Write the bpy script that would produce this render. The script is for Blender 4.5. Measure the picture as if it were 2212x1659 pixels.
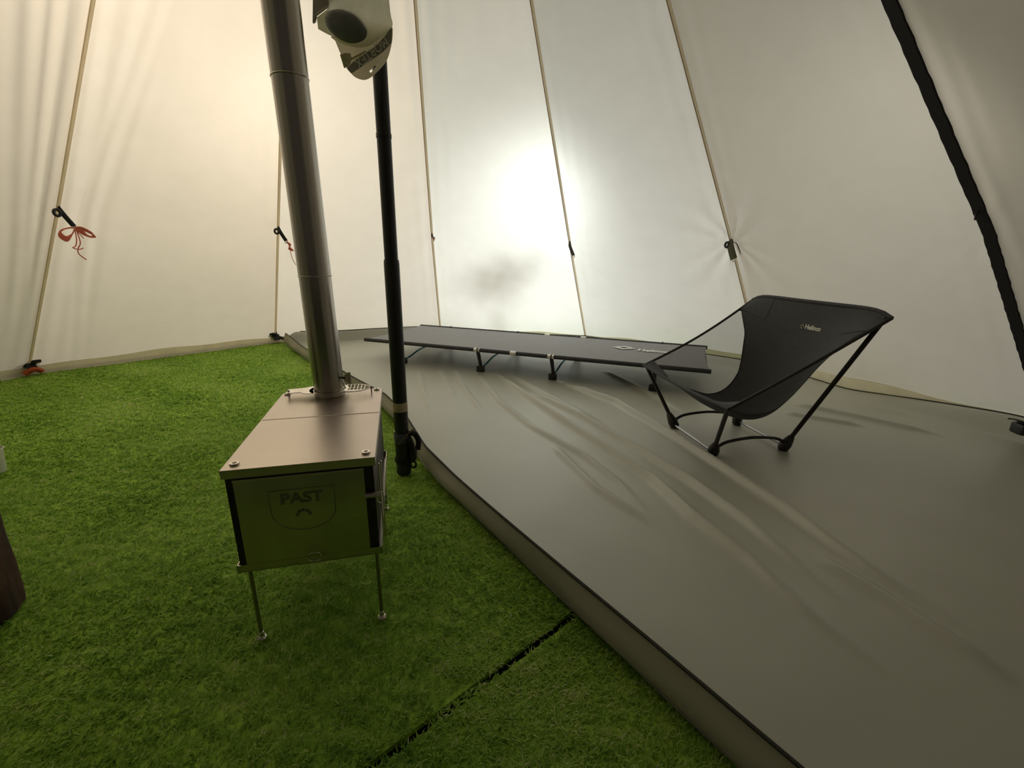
import bpy, bmesh, math, random
import numpy as np
from mathutils import Vector, Matrix
random.seed(7); rng = np.random.default_rng(11)
for o in list(bpy.data.objects): bpy.data.objects.remove(o)
SC = bpy.context.scene
COL = SC.collection
R = math.radians

# ------------------------------------------------------------------ camera
FPX, PITCH, ROLL, CAMH = 958.77, R(15.918), R(-0.691), 0.597
cd = bpy.data.cameras.new('camera'); cd.sensor_fit = 'HORIZONTAL'; cd.sensor_width = 36.0
cd.lens = FPX / 2212 * 36.0; cd.clip_start = 0.02
cam = bpy.data.objects.new('camera', cd); COL.objects.link(cam)
fw = Vector((0, math.cos(PITCH), -math.sin(PITCH))); up0 = Vector((0, math.sin(PITCH), math.cos(PITCH))); rt0 = Vector((1, 0, 0))
up = up0 * math.cos(ROLL) + rt0 * math.sin(ROLL); rt = rt0 * math.cos(ROLL) - up0 * math.sin(ROLL)
M = Matrix((rt, up, -fw)).transposed().to_4x4(); M.translation = Vector((0, 0, CAMH)); cam.matrix_world = M
SC.camera = cam

# ------------------------------------------------------------------ world, lights, exposure
w = bpy.data.worlds.new('night'); SC.world = w; w.use_nodes = True
w.node_tree.nodes['Background'].inputs[0].default_value = (0.9, 0.78, 0.6, 1)
w.node_tree.nodes['Background'].inputs[1].default_value = 0.05
SC.view_settings.view_transform = 'Standard'; SC.view_settings.look = 'None'
SC.view_settings.exposure = 0.0; SC.view_settings.gamma = 1.0; SC.view_settings.use_curve_mapping = False

def lamp(name, kind, loc, power, col, size, aim=None):
    l = bpy.data.lights.new(name, kind); l.energy = power; l.color = col
    if kind == 'POINT': l.shadow_soft_size = size
    if kind == 'AREA': l.shape = 'DISK'; l.size = size
    if kind == 'SPOT': l.shadow_soft_size = size
    o = bpy.data.objects.new(name, l); COL.objects.link(o); o.location = loc
    if aim is not None: o.rotation_euler = (Vector(aim) - Vector(loc)).to_track_quat('-Z', 'Y').to_euler()
    return o
# a cool site lamp close behind the back wall, warm site lamps further off to the left; both stand outside the tent
lamp('site_lamp_cool', 'POINT', (0.30, 3.92, 1.24), 120, (0.88, 0.97, 1.0), 0.20)
lamp('fill_lamp_right', 'POINT', (3.0, 3.5, 1.7), 120, (1.0, 0.95, 0.84), 0.25)  # added fill light outside, only there to brighten the right wall
lamp('site_lamp_warm', 'POINT', (-1.85, 2.05, 2.40), 108, (1.0, 0.86, 0.70), 0.25)
lamp('site_lamp_warm_far', 'POINT', (-2.1, 4.5, 1.9), 175, (1.0, 0.88, 0.72), 0.25)

# ------------------------------------------------------------------ helpers
def mat(name, col, rough=0.6, metal=0.0, noise=0.0, nscale=20, bump=0.0, bscale=200, spec=0.5, stretch=None, col2=None, aniso=0.0):
    m = bpy.data.materials.new(name); m.use_nodes = True
    nt = m.node_tree; b = nt.nodes['Principled BSDF']
    b.inputs['Base Color'].default_value = (*col, 1); b.inputs['Roughness'].default_value = rough; b.inputs['Metallic'].default_value = metal
    b.inputs['Specular IOR Level'].default_value = spec
    if aniso: b.inputs['Anisotropic'].default_value = aniso
    tc = nt.nodes.new('ShaderNodeTexCoord'); mp = nt.nodes.new('ShaderNodeMapping')
    nt.links.new(tc.outputs['Object'], mp.inputs[0])
    if stretch: mp.inputs['Scale'].default_value = stretch
    if noise or col2:
        n = nt.nodes.new('ShaderNodeTexNoise'); n.inputs['Scale'].default_value = nscale; n.inputs['Detail'].default_value = 5
        nt.links.new(mp.outputs[0], n.inputs['Vector'])
        r = nt.nodes.new('ShaderNodeValToRGB')
        c2 = col2 or tuple(c * (1 - noise) for c in col); c1 = col if col2 else tuple(min(1, c * (1 + noise)) for c in col)
        r.color_ramp.elements[0].position = .32; r.color_ramp.elements[1].position = .68
        r.color_ramp.elements[0].color = (*c2, 1); r.color_ramp.elements[1].color = (*c1, 1)
        nt.links.new(n.outputs['Fac'], r.inputs[0]); nt.links.new(r.outputs[0], b.inputs['Base Color'])
    if bump:
        n2 = nt.nodes.new('ShaderNodeTexNoise'); n2.inputs['Scale'].default_value = bscale; n2.inputs['Detail'].default_value = 3
        nt.links.new(mp.outputs[0], n2.inputs['Vector'])
        bp = nt.nodes.new('ShaderNodeBump'); bp.inputs['Strength'].default_value = bump; bp.inputs['Distance'].default_value = .002
        nt.links.new(n2.outputs['Fac'], bp.inputs['Height']); nt.links.new(bp.outputs[0], b.inputs['Normal'])
    return m

def cloth_mat(name, tcol, dcol, trans, gloss=0.06, rough=.45, nscale=6, namp=.06, forward=0.0):
    """thin woven cloth: part of the light passes through and scatters, part is reflected"""
    m = bpy.data.materials.new(name); m.use_nodes = True; nt = m.node_tree; N = nt.nodes; L = nt.links
    N.remove(N['Principled BSDF']); out = N['Material Output']
    tr = N.new('ShaderNodeBsdfTranslucent'); di = N.new('ShaderNodeBsdfDiffuse'); gl = N.new('ShaderNodeBsdfGlossy')
    gl.inputs['Roughness'].default_value = rough; gl.inputs['Color'].default_value = (.9, .9, .9, 1)
    tc = N.new('ShaderNodeTexCoord'); n = N.new('ShaderNodeTexNoise'); n.inputs['Scale'].default_value = nscale; n.inputs['Detail'].default_value = 8; n.inputs['Roughness'].default_value = .6
    L.new(tc.outputs['Object'], n.inputs['Vector'])
    for sh, c in ((tr, tcol), (di, dcol)):
        r = N.new('ShaderNodeValToRGB'); r.color_ramp.elements[0].position = .3; r.color_ramp.elements[1].position = .7
        r.color_ramp.elements[0].color = (*[x * (1 - namp) for x in c], 1); r.color_ramp.elements[1].color = (*[min(1, x * (1 + namp)) for x in c], 1)
        L.new(n.outputs['Fac'], r.inputs[0]); L.new(r.outputs[0], sh.inputs['Color'])
    mx = N.new('ShaderNodeMixShader'); mx.inputs[0].default_value = trans
    L.new(di.outputs[0], mx.inputs[1]); L.new(tr.outputs[0], mx.inputs[2])
    if forward:      # part of the light goes on roughly the way it came, blurred by the weave
        rf = N.new('ShaderNodeBsdfRefraction'); rf.inputs['IOR'].default_value = 1.6; rf.inputs['Roughness'].default_value = 1.0; rf.inputs['Color'].default_value = (*tcol, 1)
        m3 = N.new('ShaderNodeMixShader'); m3.inputs[0].default_value = forward
        L.new(mx.outputs[0], m3.inputs[1]); L.new(rf.outputs[0], m3.inputs[2]); mx = m3
    m2 = N.new('ShaderNodeMixShader'); m2.inputs[0].default_value = gloss
    L.new(mx.outputs[0], m2.inputs[1]); L.new(gl.outputs[0], m2.inputs[2]); L.new(m2.outputs[0], out.inputs[0])
    return m

def mesh_net_mat(name, col, see):
    m = bpy.data.materials.new(name); m.use_nodes = True; nt = m.node_tree; N = nt.nodes; L = nt.links
    b = N['Principled BSDF']; b.inputs['Base Color'].default_value = (*col, 1); b.inputs['Roughness'].default_value = .8
    t = N.new('ShaderNodeBsdfTransparent'); mx = N.new('ShaderNodeMixShader'); mx.inputs[0].default_value = 1 - see
    L.new(t.outputs[0], mx.inputs[1]); L.new(b.outputs[0], mx.inputs[2]); L.new(mx.outputs[0], N['Material Output'].inputs[0])
    return m

class MB:
    def __init__(s): s.v = []; s.f = []
    def add(s, vs, fs):
        k = len(s.v); s.v += [tuple(p) for p in vs]; s.f += [tuple(i + k for i in f) for f in fs]; return s
    def box(s, a, b, bev=0.0):
        (x0, y0, z0), (x1, y1, z1) = a, b
        if bev:
            e = bev; bm = bmesh.new(); bmesh.ops.create_cube(bm, size=1)
            for v in bm.verts: v.co = ((x0 + x1) / 2 + v.co.x * (x1 - x0), (y0 + y1) / 2 + v.co.y * (y1 - y0), (z0 + z1) / 2 + v.co.z * (z1 - z0))
            bmesh.ops.bevel(bm, geom=bm.edges[:], offset=e, segments=2, affect='EDGES', profile=.6)
            bm.verts.index_update(); s.add([v.co[:] for v in bm.verts], [[v.index for v in f.verts] for f in bm.faces]); bm.free(); return s
        return s.add([(x0, y0, z0), (x1, y0, z0), (x1, y1, z0), (x0, y1, z0), (x0, y0, z1), (x1, y0, z1), (x1, y1, z1), (x0, y1, z1)],
                     [(0, 3, 2, 1), (4, 5, 6, 7), (0, 1, 5, 4), (1, 2, 6, 5), (2, 3, 7, 6), (3, 0, 4, 7)])
    def tube(s, pts, r, n=10, caps=True, closed=False):
        P = [Vector(p) for p in pts]; m = len(P); rr = r if isinstance(r, (list, tuple)) else [r] * m
        ref = None; vs = []; 
        for i in range(m):
            if closed: t = P[(i + 1) % m] - P[i - 1]
            else: t = P[min(i + 1, m - 1)] - P[max(i - 1, 0)]
            t.normalize()
            if ref is None:
                ref = Vector((0, 0, 1)) if abs(t.z) < .9 else Vector((1, 0, 0))
            a = (ref - t * ref.dot(t)).normalized(); ref = a; b = t.cross(a)
            vs += [P[i] + (a * math.cos(2 * math.pi * k / n) + b * math.sin(2 * math.pi * k / n)) * rr[i] for k in range(n)]
        fs = []
        for i in range(m if closed else m - 1):
            j = (i + 1) % m
            for k in range(n): fs.append((i * n + k, i * n + (k + 1) % n, j * n + (k + 1) % n, j * n + k))
        if caps and not closed: fs += [tuple(range(n))[::-1], tuple((m - 1) * n + k for k in range(n))]
        return s.add(vs, fs)
    def lathe(s, prof, c=(0, 0, 0), n=24, axis='z'):
        vs = []; fs = []; m = len(prof)
        for r, z in prof:
            for k in range(n):
                a = 2 * math.pi * k / n
                p = (r * math.cos(a), r * math.sin(a), z)
                if axis == 'y': p = (p[0], -p[2], p[1])
                if axis == 'x': p = (p[2], p[0], p[1])
                vs.append((p[0] + c[0], p[1] + c[1], p[2] + c[2]))
        for i in range(m - 1):
            for k in range(n): fs.append((i * n + k, i * n + (k + 1) % n, (i + 1) * n + (k + 1) % n, (i + 1) * n + k))
        if prof[0][0] > 1e-6: fs.append(tuple(range(n))[::-1])
        if prof[-1][0] > 1e-6: fs.append(tuple((m - 1) * n + k for k in range(n)))
        return s.add(vs, fs)
    def prism(s, out, fr, th):
        """outline points (2-D) on frame fr=(origin, ex, ey); extruded by th along ex x ey"""
        o, ex, ey = fr; nz = ex.cross(ey).normalized(); n = len(out)
        vs = [o + ex * x + ey * y for x, y in out] + [o + ex * x + ey * y + nz * th for x, y in out]
        return s.add(vs, [tuple(range(n))[::-1], tuple(range(n, 2 * n))] + [(i, (i + 1) % n, n + (i + 1) % n, n + i) for i in range(n)])
    def grid(s, P):
        P = np.asarray(P, float); a, b = P.shape[:2]
        idx = np.arange(a * b).reshape(a, b)
        f = np.stack([idx[:-1, :-1], idx[1:, :-1], idx[1:, 1:], idx[:-1, 1:]], -1).reshape(-1, 4)
        return s.add(P.reshape(-1, 3), f.tolist())
    def build(s, name, m, parent=None, smooth=True, sharp=35):
        me = bpy.data.meshes.new(name); me.from_pydata([tuple(map(float, p)) for p in s.v], [], s.f); me.update()
        bm = bmesh.new(); bm.from_mesh(me); bmesh.ops.recalc_face_normals(bm, faces=bm.faces); bm.to_mesh(me); bm.free()
        if smooth:
            me.polygons.foreach_set('use_smooth', [True] * len(me.polygons)); me.set_sharp_from_angle(angle=R(sharp))
        if m: me.materials.append(m)
        o = bpy.data.objects.new(name, me); COL.objects.link(o)
        if parent: o.parent = parent
        return o

def thing(name, label, cat, loc=(0, 0, 0), rz=0, group=None):
    o = bpy.data.objects.new(name, None); COL.objects.link(o); o.location = loc; o.rotation_euler = (0, 0, rz); o.empty_display_size = .05
    o['label'] = label; o['category'] = cat
    if group: o['group'] = group
    return o
def tag(o, label, cat, group=None):
    o['label'] = label; o['category'] = cat
    if group: o['group'] = group
    return o
def struct(o, label=None):
    o['kind'] = 'structure'
    if label: o['label'] = label
    return o
def text_mesh(name, body, size, m, parent, fr, th=.0006, bold=0.0, sx=1.0, align='CENTER'):
    """flat lettering as thin geometry on frame fr (origin, ex, ey) in the parent's space"""
    c = bpy.data.curves.new(name, 'FONT'); c.body = body; c.size = size; c.extrude = th; c.offset = bold; c.align_x = align; c.align_y = 'CENTER'; c.resolution_u = 3
    t = bpy.data.objects.new(name + '_tmp', c); COL.objects.link(t)
    bpy.context.view_layer.update()
    me = bpy.data.meshes.new_from_object(t.evaluated_get(bpy.context.evaluated_depsgraph_get()))
    bpy.data.objects.remove(t); bpy.data.curves.remove(c)
    o0, ex, ey = fr; nz = ex.cross(ey).normalized()
    for v in me.vertices:
        x, y, z = v.co; v.co = o0 + ex * (x * sx) + ey * y + nz * z
    me.materials.clear(); me.materials.append(m)
    o = bpy.data.objects.new(name, me); COL.objects.link(o); o.parent = parent
    return o
def arc(cx, cy, r, a0, a1, n):
    return [(cx + r * math.cos(R(a0 + (a1 - a0) * i / n)), cy + r * math.sin(R(a0 + (a1 - a0) * i / n))) for i in range(n + 1)]
def smooth_path(pts, k=6):
    P = [Vector(p) for p in pts]; out = []
    for i in range(len(P) - 1):
        p0 = P[max(i - 1, 0)]; p1 = P[i]; p2 = P[i + 1]; p3 = P[min(i + 2, len(P) - 1)]
        for j in range(k):
            t = j / k
            out.append(.5 * ((2 * p1) + (p2 - p0) * t + (2 * p0 - 5 * p1 + 4 * p2 - p3) * t * t + (3 * p1 - p0 - 3 * p2 + p3) * t ** 3))
    return out + [P[-1]]

# ------------------------------------------------------------------ materials
MT = {}
MT['canvas'] = cloth_mat('tent_canvas', (.88, .845, .76), (.84, .80, .72), .52, gloss=.04, rough=.5, nscale=9, namp=.025, forward=.055)
MT['tape'] = cloth_mat('seam_tape', (.80, .70, .53), (.70, .61, .47), .5, gloss=.03)
MT['seamcord'] = cloth_mat('seam_cord', (.34, .24, .15), (.42, .32, .22), .4, gloss=.03)
MT['hem'] = cloth_mat('tent_hem', (.86, .79, .62), (.82, .76, .62), .45, gloss=.03, nscale=14, namp=.08)
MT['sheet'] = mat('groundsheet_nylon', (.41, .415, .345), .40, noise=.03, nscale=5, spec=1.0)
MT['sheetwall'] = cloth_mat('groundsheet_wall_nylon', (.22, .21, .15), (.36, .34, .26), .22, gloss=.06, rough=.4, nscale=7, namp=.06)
MT['binding'] = mat('dark_binding', (.035, .036, .028), .8)
MT['soil'] = mat('soil', (.06, .05, .035), .95, noise=.3, bump=.4)
MT['turf_back'] = mat('turf_backing', (.30, .48, .05), .9, noise=.3, nscale=60, bump=.5, bscale=300)
MT['black_web'] = mat('black_webbing', (.012, .012, .012), .85, bump=.4, bscale=600)
MT['black_pl'] = mat('black_plastic', (.014, .014, .015), .42)
MT['red_cord'] = mat('red_cord', (.72, .17, .10), .7, noise=.15, nscale=200)
MT['orange_web'] = mat('orange_webbing', (.45, .07, .012), .7)
MT['pole_blk'] = mat('pole_black_coat', (.014, .014, .015), .45)
MT['steel'] = mat('stove_steel', (.60, .53, .47), .36, 1.0, noise=.05, nscale=8, bump=.02, bscale=40)
MT['steel_dark'] = mat('stove_front_steel', (.52, .48, .41), .32, 1.0, noise=.1, nscale=12)
MT['steel_burn'] = mat('stove_frame_steel', (.055, .045, .038), .42, .9, noise=.3, nscale=30)
MT['pipe'] = mat('pipe_steel', (.50, .465, .42), .24, 1.0, noise=.08, nscale=6, stretch=(1, 1, .4))
MT['bright'] = mat('bright_steel', (.75, .70, .64), .22, 1.0)
MT['etch'] = mat('etched_mark', (.22, .20, .16), .55, .9)

# ------------------------------------------------------------------ tent geometry
CX, CY = -.308, 1.15; APEX = np.array([-.277, 1.169, 2.598])
ANG = [154.5, 125.03, 96.38, 68.5, 39.3, 9.4, -20.5, -51, -81.5, -112, -142.5, -173.5]
RAD = [2.396, 2.415, 2.399, 2.389, 2.361, 2.326] + [2.38] * 6
RG = [1.646, 1.666, 1.726, 1.768, 1.773, 1.792] + [1.745] * 6
ZG = [.763, .735, .727, .687, .687, .698] + [.70] * 6
TOPS = .985
def seam_pt(k, s):
    """s 0..1: ground -> tie-out point at .35 -> just below the apex at 1"""
    a = R(ANG[k % 12]); k = k % 12
    g = np.array([CX + RAD[k] * math.cos(a), CY + RAD[k] * math.sin(a), 0.0]); m = np.array([CX + RG[k] * math.cos(a), CY + RG[k] * math.sin(a), ZG[k]])
    if s < .35: return g + (m - g) * (s / .35)
    return m + (APEX - m) * ((s - .35) / .65) * TOPS
def panel_normal(k):
    A, B = seam_pt(k, 0), seam_pt(k + 1, 0); n = np.cross(B - A, APEX - A); n /= np.linalg.norm(n)
    if n[2] > 0: n = -n
    return n          # points into the tent
def ease(x): return x * x * (3 - 2 * x)

NAMES = ['back_left', 'back', 'back_centre', 'back_right', 'right', 'front_right', 'near_right', 'near', 'near_left', 'front_left', 'far_left', 'left']
walls = {}; BOW4 = .17
OPEN = (7, 8)      # unseen panels, lower part left out so less light bounces onto the foreground
def panel(k, nu, nv):
    us = np.linspace(0, 1, nu); vs = np.linspace(.72 if k in OPEN else 0, 1, nv); n = panel_normal(k)
    P = np.zeros((nv, nu, 3))
    for j, v in enumerate(vs):
        A, B = seam_pt(k, v), seam_pt(k + 1, v)
        P[j] = A[None] + (B - A)[None] * us[:, None]
    U, V = np.meshgrid(us, vs)
    wd = np.linalg.norm(P[:, -1] - P[:, 0], axis=1)[:, None]
    bul = .030 * np.sin(math.pi * U) * wd * np.sin(math.pi * np.clip(V, 0, 1)) ** .7
    d = bul.copy()
    dl = U * wd; dr = (1 - U) * wd                 # metric distance from either seam
    for dist, kk in ((dl, k % 12), (dr, (k + 1) % 12)):
        ph = kk * 1.7
        amp = {0: .0060, 1: .0012, 2: .0030, 3: .0008, 4: .0012, 5: .0012}.get(kk, .002)
        d += amp * np.sin(dist * 88 + ph + V * 5) * np.exp(-dist / .075) * (1 - np.exp(-dist / .012)) * np.clip(np.sin(math.pi * np.clip(V * 1.05, 0, 1)) + .25, 0, 1)
        # puckers fanning out from the tie-out point
        pt = seam_pt(kk, .35); Q = P - pt; rr = np.linalg.norm(Q, axis=2)
        up_ = seam_pt(kk, .5) - pt; up_ /= np.linalg.norm(up_); sd = np.cross(up_, n)
        th = np.arctan2(Q @ sd, Q @ up_)
        a2 = .0085 if kk == 4 else .0018
        d += a2 * np.sin(th * 11 + kk) * np.exp(-rr / .16) * (1 - np.exp(-rr / .05))
    if k % 12 == 11:   # loose folds running down beside the left seam
        for c, wv, am in ((.10, .018, .012), (.17, .020, .010), (.26, .03, .012), (.40, .05, .012)):
            d += am * np.exp(-((dr - c * (0.35 + .75 * V)) / wv) ** 2) * np.clip(V * 2.5, 0, 1)
    if k % 12 == 0:
        for c, wv, am in ((.07, .014, .006), (.12, .016, .005)):
            d += am * np.exp(-((dl - c - .25 * np.abs(V - .35)) / wv) ** 2) * np.clip(1 - np.abs(V - .35) * 2.2, 0, 1)
    if k % 12 == 5:    # door panel hangs in broad slanting folds
        d += .005 * np.sin((dl * 9 + V * 34)) * np.clip(U * 6, 0, 1) * np.clip((1 - U) * 6, 0, 1)
    P += n[None, None] * d[..., None]
    if k % 12 == 4: P += (np.array([n[0], n[1], 0]) / math.hypot(n[0], n[1]))[None, None] * (BOW4 * np.sin(math.pi * U) * np.exp(-V * 11))[..., None]
    o = MB().grid(P).build('wall_' + NAMES[k % 12], MT['canvas'], sharp=180)
    me_ = o.data      # cloth faces look into the tent
    if np.dot(np.array(me_.polygons[len(me_.polygons) // 2].normal), n) < 0: me_.flip_normals()
    struct(o); walls[k % 12] = o
    if k in OPEN: return o
    # hem along the foot of the panel
    hb = []
    inn = np.array([n[0], n[1], 0]); inn /= np.linalg.norm(inn)
    A, B = seam_pt(k, 0), seam_pt(k + 1, 0)
    for t in np.linspace(0, 1, 40):
        sg = math.sin(math.pi * t); p = A + (B - A) * t + (inn * BOW4 * sg if k == 4 else 0)
        hh = .052 + .006 * math.sin(t * 17 + k)
        up_dir = (seam_pt(k, .1) + (seam_pt(k + 1, .1) - seam_pt(k, .1)) * t) - p; up_dir /= np.linalg.norm(up_dir)
        b = .030 * (seam_pt(k, .1) is None)
        hb.append([p + inn * (.040 + .012 * sg) + [0, 0, -.003], p + inn * (.018 + .01 * sg) + up_dir * .014, p + inn * (.012 + .012 * sg) + up_dir * hh * .6, p + inn * (.007 + .004 * sg) + up_dir * (hh + .022 * sg)])
    h = MB().grid(hb).build('hem', MT['hem'], o, sharp=180)
    return o
FINE = {0: (90, 110), 1: (80, 100), 2: (110, 120), 3: (150, 190), 4: (170, 210), 5: (90, 130), 11: (110, 120)}
for k in range(12):
    panel(k, *FINE.get(k, (24, 30)))
def strip_on_seam(k, wd, off, name, m, parent, s0=0.004, s1=1.0, thick=.0016, taper=1.0, nseg=60, side=0.0, wob=0.0):
    nL, nR = panel_normal(k - 1), panel_normal(k); nn = nL + nR; nn /= np.linalg.norm(nn)
    pts = [seam_pt(k, s) for s in np.linspace(s0, s1, nseg)]
    rows = []
    for i, p in enumerate(pts):
        t = pts[min(i + 1, nseg - 1)] - pts[max(i - 1, 0)]; t /= np.linalg.norm(t)
        sd = np.cross(nn, t); sd /= np.linalg.norm(sd); ww = wd * (1 + (taper - 1) * i / nseg) / 2
        c = p + nn * off + sd * (side + wob * math.sin(i * 2.3) + wob * .6 * math.sin(i * 5.1))
        rows.append([c - sd * ww - nn * thick, c - sd * ww * .9, c + sd * ww * .9, c + sd * ww - nn * thick])
    return MB().grid(rows).build(name, m, parent, sharp=60)
for k in range(12):
    strip_on_seam(k, .012, .0075, 'seam_tape', MT['tape'], walls[(k - 1) % 12] if k else walls[0])
    strip_on_seam(k, .0036, .0095, 'seam_cord', MT['seamcord'] if k in (2, 3, 4) else MT['tape'], walls[(k - 1) % 12] if k else walls[0], side=.006)
# the black zip flap that runs down the door seam
zf = strip_on_seam(5, .036, .012, 'zip_flap', MT['black_web'], walls[4], thick=.004, nseg=160, wob=.0010)
zf['label'] = 'black zip flap down the door seam'
zp = seam_pt(5, .365); 
pull = MB().tube([zp + [-.022, -.005, .004], zp + [-.03, -.008, -.004], zp + [-.028, -.008, -.02]], .004, 8).build('zip_pull', MT['black_pl'], walls[4])

# ------------------------------------------------------------------ ground: soil, two turf mats, grass pile
gr = MB().lathe([(0.0001, -.03), (7, -.03)], (CX, CY, 0), 48).build('floor', MT['soil']); struct(gr, 'bare ground under the tent')
SD = np.array([math.cos(R(125.0)), math.sin(R(125.0))]); SN = np.array([math.sin(R(125.0)), -math.cos(R(125.0))])   # along / across the sheet's straight edge
C2 = np.array([CX, CY])
T0S = [-2.6, -.957, -.65, -.2, 0, .066, .3, .563, 1.0, 1.64, 2.5]; T0T = [.05, .048, .05, .056, .066, .077, .12, .143, .11, .063, .03]
def t0(s): return np.interp(s, T0S, T0T)
G0 = np.array([.11, .64]); G1 = np.array([-.163, .399]); GD = (G1 - G0) / np.linalg.norm(G1 - G0); GN = np.array([-GD[1], GD[0]])
def gap_off(p):            # signed distance from the joint between the mats (>0: near mat)
    q = p - G0; a = q @ GD
    return q @ GN - (.006 * np.sin(a * 16 + .6) + .004 * np.sin(a * 47)) + .010 * np.exp(-(a / .05) ** 2)
hexa = [np.array([CX + (2.36) * math.cos(R(a)), CY + 2.36 * math.sin(R(a))]) for a in ANG]
def inside_tent(p, shrink=0.0):
    ok = np.ones(len(p), bool)
    for i in range(12):
        A, B = hexa[i], hexa[(i + 1) % 12]; e = (B - A) / np.linalg.norm(B - A); n = np.array([e[1], -e[0]])
        if (C2 - A) @ n < 0: n = -n
        ok &= ((p - A) @ n) > shrink - .02
    return ok
# which side of the joint is which: the stove stands on the far mat
SIGN = -1 if gap_off(np.array([[-.5, .9]]))[0] > 0 else 1
def clip_poly(poly, o, n):
    out = []
    for i in range(len(poly)):
        a, b = poly[i], poly[(i + 1) % len(poly)]; da, db = (a - o) @ n, (b - o) @ n
        if da >= 0: out.append(a)
        if da * db < 0: out.append(a + (b - a) * da / (da - db))
    return out
def mat_slab(name, o, n):
    poly = clip_poly([h.copy() for h in hexa], o, n)
    m = MB(); k = len(poly)
    m.add([(*p, -.012) for p in poly] + [(*p, -.004) for p in poly], [tuple(range(k))[::-1], tuple(range(k, 2 * k))] + [(i, (i + 1) % k, k + (i + 1) % k, k + i) for i in range(k)])
    return m.build(name, MT['turf_back'], sharp=20)
nf = GN * SIGN * -1       # towards the far mat
far_mat = tag(mat_slab('turf_mat', G0 + nf * .004, nf), 'large green artificial turf mat under the metal stove', 'turf mat', 'artificial turf mats')
near_mat = tag(mat_slab('turf_mat', G0 - nf * .010, -nf), 'nearest green turf mat, below the dark joint line', 'turf mat', 'artificial turf mats')

def grass_mat():
    m = bpy.data.materials.new('turf_pile'); m.use_nodes = True; nt = m.node_tree; N = nt.nodes; L = nt.links
    b = N['Principled BSDF']; b.inputs['Roughness'].default_value = .42; b.inputs['Specular IOR Level'].default_value = .15
    at = N.new('ShaderNodeAttribute'); at.attribute_name = 'tint'; r = N.new('ShaderNodeValToRGB')
    cr = r.color_ramp; cr.elements[0].position = 0; cr.elements[0].color = (.17, .34, .040, 1)
    cr.elements[1].position = 1; cr.elements[1].color = (.75, .75, .42, 1)
    e = cr.elements.new(.45); e.color = (.38, .61, .095, 1); e = cr.elements.new(.8); e.color = (.58, .75, .19, 1)
    L.new(at.outputs['Fac'], r.inputs[0]); L.new(r.outputs[0], b.inputs['Base Color'])
    t = N.new('ShaderNodeBsdfTranslucent'); L.new(r.outputs[0], t.inputs['Color'])
    ge = N.new('ShaderNodeNewGeometry'); vm = N.new('ShaderNodeMix'); vm.data_type = 'VECTOR'; vm.inputs['Factor'].default_value = .35
    L.new(ge.outputs['Normal'], vm.inputs['A']); vm.inputs['B'].default_value = (0, 0, 1)      # soft fibres shade like a pile, not like flat blades
    vn = N.new('ShaderNodeVectorMath'); vn.operation = 'NORMALIZE'; L.new(vm.outputs['Result'], vn.inputs[0]); L.new(vn.outputs[0], b.inputs['Normal'])
    mx = N.new('ShaderNodeMixShader'); mx.inputs[0].default_value = .45
    L.new(b.outputs[0], mx.inputs[1]); L.new(t.outputs[0], mx.inputs[2]); L.new(mx.outputs[0], N['Material Output'].inputs[0])
    return m
MT['grass'] = grass_mat()
def lowfreq(p, f, seed):
    a = np.zeros(len(p)); r_ = np.random.default_rng(seed)
    for i in range(7):
        d = r_.normal(size=2); d /= np.linalg.norm(d); a += np.sin((p @ d) * f * r_.uniform(.6, 1.6) + r_.uniform(0, 6))
    return a / 7 ** .5
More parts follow.
